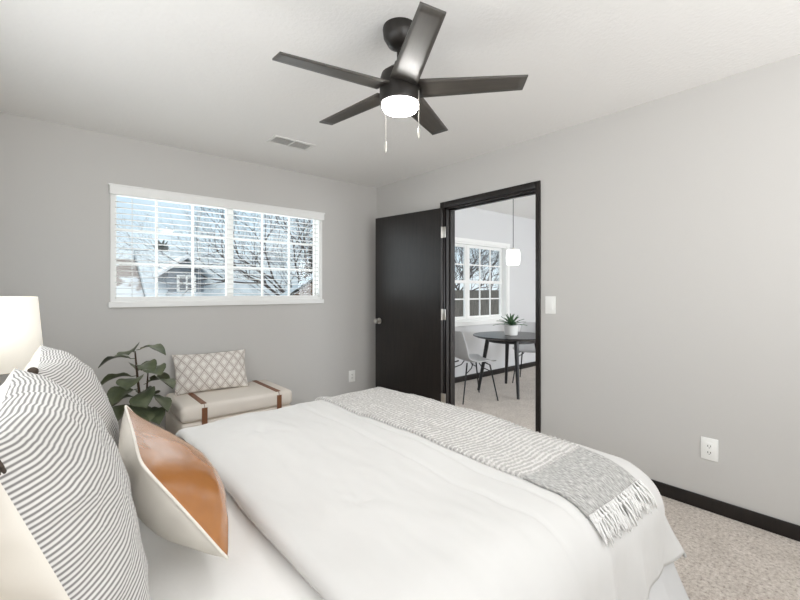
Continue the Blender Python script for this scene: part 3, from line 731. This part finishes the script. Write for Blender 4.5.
# ------------------------------------------------------------------ dining room
tb = thing('dining_table', 'round black dining table with splayed tapered legs seen through the doorway', 'table', (4.40, 3.04, 0))
MB().lathe([(0, 0.70), (0.474, 0.70), (0.48, 0.695), (0.478, 0.688), (0.44, 0.672), (0, 0.672)], n=64).build('tabletop', M_table, tb, smooth=30)
MB().lathe([(0.30, 0.675), (0.30, 0.62), (0.28, 0.62), (0.28, 0.675)], n=48).build('apron', M_table, tb, smooth=30)
for sx in (-1, 1):
    for sy in (-1, 1): MB().tube([(sx * 0.205, sy * 0.205, 0.675), (sx * 0.29, sy * 0.29, 0)], [0.028, 0.017], 14).build('leg', M_table, tb, smooth=40)
def chair(loc, rz, label):
    r = thing('dining_chair', label, 'chair', loc, rz, 'grey shell dining chairs')
    prof = [(-0.285, 0.80, 0.15), (-0.28, 0.77, 0.178), (-0.262, 0.68, 0.20), (-0.235, 0.58, 0.215), (-0.205, 0.51, 0.222), (-0.165, 0.465, 0.226), (-0.10, 0.443, 0.23), (0.0, 0.437, 0.232), (0.09, 0.443, 0.23), (0.16, 0.447, 0.222), (0.20, 0.440, 0.205), (0.213, 0.430, 0.18)]
    n = len(prof)
    def fn(i, j):
        x, z, w = prof[i]; b = (j / 12 - 0.5) * 2; back = max(0, min(1, (z - 0.45) / 0.15))
        return (x + back * 0.06 * b * b, b * w, z + (1 - back) * 0.022 * b ** 4)
    o = MB().grid(n, 13, fn).build('shell', M_chair, r, smooth=180)
    md = o.modifiers.new('sub', 'SUBSURF'); md.levels = 2; md.render_levels = 2
    md = o.modifiers.new('thick', 'SOLIDIFY'); md.thickness = 0.011; md.offset = -1
    for sx in (-1, 1):
        for sy in (-1, 1):
            MB().tube([(sx * 0.115 - 0.01, sy * 0.10, 0.428), (sx * 0.15 - 0.01, sy * 0.155, 0.405), (sx * 0.225 - 0.01, sy * 0.205, 0.0)], [0.009, 0.0095, 0.0075], 8).build('leg', M_black, r, smooth=60)
    for sy in (-1, 1):
        MB().tube([(0.155, sy * 0.175, 0.33), (0.06, sy * 0.12, 0.375), (0.03, sy * 0.10, 0.425)], 0.006, 7).tube([(-0.175, sy * 0.175, 0.33), (-0.08, sy * 0.12, 0.375), (-0.05, sy * 0.10, 0.425)], 0.006, 7).build('brace', M_black, r, smooth=60)
chair((3.75, 3.13, 0), math.radians(-20), 'grey shell dining chair with thin black legs between doorway and table')
chair((5.05, 3.17, 0), math.radians(201), 'grey shell dining chair tucked behind the far side of the round table')
pp = thing('potted_succulent', 'spiky green succulent in a white pot on the round black table', 'plant', (4.375, 3.03, 0.70))
MB().lathe([(0, 0), (0.072, 0), (0.078, 0.006), (0.083, 0.125), (0.076, 0.125), (0.074, 0.11), (0, 0.11)], n=32).build('pot', M_pot, pp, smooth=40)
MB().lathe([(0, 0.112), (0.074, 0.112)], n=24).build('soil', M_soil, pp)
lv = MB()
for k in range(26):
    a = k * 2.399; e = 0.25 + 1.15 * (k / 25); ln = 0.24 - 0.07 * (k / 25)
    d = Vector((math.cos(a) * math.cos(e), math.sin(a) * math.cos(e), math.sin(e)))
    sd = d.cross(Vector((0, 0, 1))).normalized(); up = sd.cross(d)
    wprof = [0.7, 0.95, 1, 0.9, 0.7, 0.4, 0.04]
    def fn(i, j):
        t = i / 6; b = (j / 4 - 0.5) * 2
        return Vector((0, 0, 0.115)) + d * (ln * t) - Vector((0, 0, 1)) * (0.07 * t * t * math.cos(e)) + sd * b * 0.017 * wprof[i] + up * (b * b * 0.007)
    lv.grid(7, 5, fn)
lv.build('leaves', M_agave, pp, smooth=180)
pn = thing('pendant_lamp', 'small white glass pendant lamp hanging above the dining table', 'lamp', (4.39, 3.01, H))
MB().lathe([(0, 0), (0.06, 0), (0.058, -0.018), (0.01, -0.025), (0, -0.025)], n=24).build('canopy', M_chrome, pn, smooth=40)
MB().tube([(0, 0, -0.02), (0, 0, -0.66)], 0.004, 6).build('cord', M_black, pn)
MB().lathe([(0, -0.645), (0.02, -0.65), (0.022, -0.675), (0, -0.68)], n=16).build('socket', M_chrome, pn, smooth=40)
MB().lathe([(0, -0.672), (0.066, -0.674), (0.078, -0.69), (0.084, -0.77), (0.076, -0.855), (0.06, -0.862), (0, -0.862)], n=32).build('shade', M_pend, pn, smooth=50)

# ------------------------------------------------------------------ outdoors
GZ = -2.8
tag(MB().box(-25, 60, YB + 0.6, 80, GZ - 0.2, GZ).build('snowy_yard', M_snow), 'snow covered ground outside the windows', 'ground', kind='structure')
# neighbour house with dormer
hs = thing('neighbor_house', 'neighbouring house with a pale snowy roof and one small dormer', 'house', (4, 20, GZ))
def hb(x0, x1, y0, y1, z0, z1): return (x0 - 4, x1 - 4, y0 - 20, y1 - 20, z0 - GZ, z1 - GZ)
MB().box(*hb(0.5, 8.6, 15.4, 24.6, GZ, -0.2)).build('walls', M_siding, hs)
rf = MB(); rf.prism([(14.9 - 20, -0.45 - GZ), (20 - 20, 2.95 - GZ), (25.1 - 20, -0.45 - GZ), (25.1 - 20, -0.65 - GZ), (20 - 20, 2.72 - GZ), (14.9 - 20, -0.65 - GZ)], 2.6 - 4, 9.0 - 4, 'x'); rf.build('roof', M_snowroof, hs)
rf = MB(); rf.prism([(14.9 - 20, -0.75 - GZ), (20 - 20, 2.55 - GZ), (25.1 - 20, -0.75 - GZ), (25.1 - 20, -0.95 - GZ), (20 - 20, 2.35 - GZ), (14.9 - 20, -0.95 - GZ)], -3 - 4, 2.6 - 4, 'x'); rf.build('lower_roof', M_brownroof, hs)
# dormer
dx = 3.95; dy = 17.4; dz0 = 1.15
dm = MB().prism([(dx - 0.62 - 4, dz0 - GZ), (dx + 0.62 - 4, dz0 - GZ), (dx + 0.62 - 4, 1.98 - GZ), (dx - 4, 2.42 - GZ), (dx - 0.62 - 4, 1.98 - GZ)], dy - 20, dy + 2.6 - 20, 'y').build('dormer', M_siding, hs)
MB().prism([(dx - 0.95 - 4, 1.80 - GZ), (dx - 4, 2.50 - GZ), (dx + 0.95 - 4, 1.80 - GZ), (dx + 0.95 - 4, 1.90 - GZ), (dx - 4, 2.62 - GZ), (dx - 0.95 - 4, 1.90 - GZ)], dy - 0.25 - 20, dy + 2.6 - 20, 'y').build('dormer_roof', mat('white_roof_edge', rgb(236, 240, 243), 0.8), dm)
wf = MB().box(dx - 0.33 - 4, dx + 0.33 - 4, dy - 0.05 - 20, dy - 20, 1.22 - GZ, 1.86 - GZ).build('dormer_window', M_trim_w, dm)
g = MB()
for ix in (-0.14, 0.14):
    for iz in (1.39, 1.69): g.box(dx + ix - 0.105 - 4, dx + ix + 0.105 - 4, dy - 0.07 - 20, dy - 0.045 - 20, iz - 0.11 - GZ, iz + 0.11 - GZ)
M_darkglass = mat('dark_window_glass', rgb(84, 94, 104), 0.15)
g.build('dormer_panes', M_darkglass, dm)
# brown gable house
gh = thing('brown_house', 'brown sided house with a snowy gable edge under the bare trees', 'house', (6.2, 9.5, GZ), math.radians(-28))
MB().prism([(-1.75, 0), (1.75, 0), (1.75, 3.75), (0, 4.95), (-1.75, 3.75)], 0, 3.6, 'y').build('walls', M_brick, gh)
MB().prism([(-2.25, 3.50), (0, 5.05), (2.25, 3.50), (2.25, 3.62), (0, 5.20), (-2.25, 3.62)], -0.3, 3.8, 'y').build('roof', M_snowroof, gh)
# bare trees
def branch(m, p, d, ln, r, depth):
    pts = [p]; rs = [r]; q = Vector(p); dd = Vector(d)
    for k in range(3):
        dd = (dd + Vector((random.uniform(-.22, .22), random.uniform(-.22, .22), random.uniform(-.05, .12)))).normalized()
        q = q + dd * (ln / 3); pts.append(q.copy()); rs.append(r * (1 - 0.2 * (k + 1)))
    m.tube(pts, rs, 5 if depth > 2 else 4, cap=False)
    if depth == 0: return
    for k in range(random.choice((3, 3, 4)) if depth > 1 else 3):
        a = random.uniform(0, 2 * PI); sp_ = random.uniform(0.45, 0.95)
        o = dd.orthogonal().normalized(); o2 = dd.cross(o)
        nd = (dd + (o * math.cos(a) + o2 * math.sin(a)) * sp_).normalized()
        st_ = pts[-1] if k < 2 else pts[2]
        branch(m, st_, nd, ln * random.uniform(0.62, 0.82), r * 0.52, depth - 1)
def tree(loc, h, label, seed, depth=5, r=0.16):
    random.seed(seed)
    t = thing('bare_tree', label, 'tree', loc, 0, 'bare trees outside the windows')
    m = MB(); branch(m, Vector((0, 0, 0)), Vector((0, 0, 1)), h * 0.36, r, depth); m.build('branches', M_bark, t, smooth=180)
tree((8.1, 14.0, GZ), 8.4, 'bare branching tree behind the gable of the brown house', 3, 7, 0.15)
tree((10.2, 13.0, GZ), 8.8, 'dense bare tree past the brown house roof', 9, 7, 0.16)
tree((10.6, 16.5, GZ), 8.2, 'bare tree rising between the brown house and the fence', 14, 6, 0.15)
tree((3.5, 26.5, GZ), 7.6, 'slender bare tree behind the roof ridge near the dormer', 27, 6, 0.09)
tree((2.4, 27, GZ), 7.0, 'bare tree over the brown lower roof', 21, 5, 0.08)
tree((13.5, 16, GZ), 8.6, 'bare tree behind the dark fence outside the dining window', 33, 5, 0.13)
tree((17.0, 15, GZ), 8.6, 'thick bare tree at the end of the dark fence', 41, 5, 0.13)
et = thing('evergreen_tree', 'tall dark evergreen at the end of the snowy roof', 'tree', (11.2, 20.0, GZ))
MB().tube([(0, 0, 0), (0, 0, 8.2)], [0.16, 0.03], 7).build('trunk', M_bark, et)
pm = MB(); random.seed(8)
for k in range(420):
    z = 1.6 + 6.5 * (k / 420); a = k * 2.4; L = (0.3 + 1.7 * (1 - k / 420)) * random.uniform(0.7, 1.1)
    pm.tube([(0, 0, z), (math.cos(a) * L * .6, math.sin(a) * L * .6, z + 0.02), (math.cos(a) * L, math.sin(a) * L, z - 0.12)], [0.04, 0.07, 0.01], 4)
pm.build('needles', mat('dark_evergreen', rgb(76, 72, 66), 0.9), et)
pt = thing('pine_tree', 'small dark pine tree rising behind the dormer', 'tree', (4.75, 26.5, GZ))
MB().tube([(0, 0, 0), (0, 0, 6.7)], [0.12, 0.02], 7).build('trunk', M_bark, pt)
pm = MB(); random.seed(5)
for k in range(170):
    z = 2.8 + 3.9 * (k / 170); a = k * 2.4; L = 0.30 + 0.8 * (1 - k / 170)
    pm.tube([(0, 0, z), (math.cos(a) * L * .6, math.sin(a) * L * .6, z + 0.12), (math.cos(a) * L, math.sin(a) * L, z + 0.32)], [0.05, 0.06, 0.01], 4)
pm.build('needles', M_pine, pt)
fc = thing('garden_fence', 'tall dark weathered fence outside the dining room window', 'fence', (12, 10, GZ))
MB().box(-3.2, 8, 0, 0.05, 0, 4.08).build('boards', M_fence, fc)
for k in range(5): MB().box(-3.2 + k * 2.7, -3.08 + k * 2.7, -0.1, 0.0, 0, 4.15).build('post', M_fence, fc)
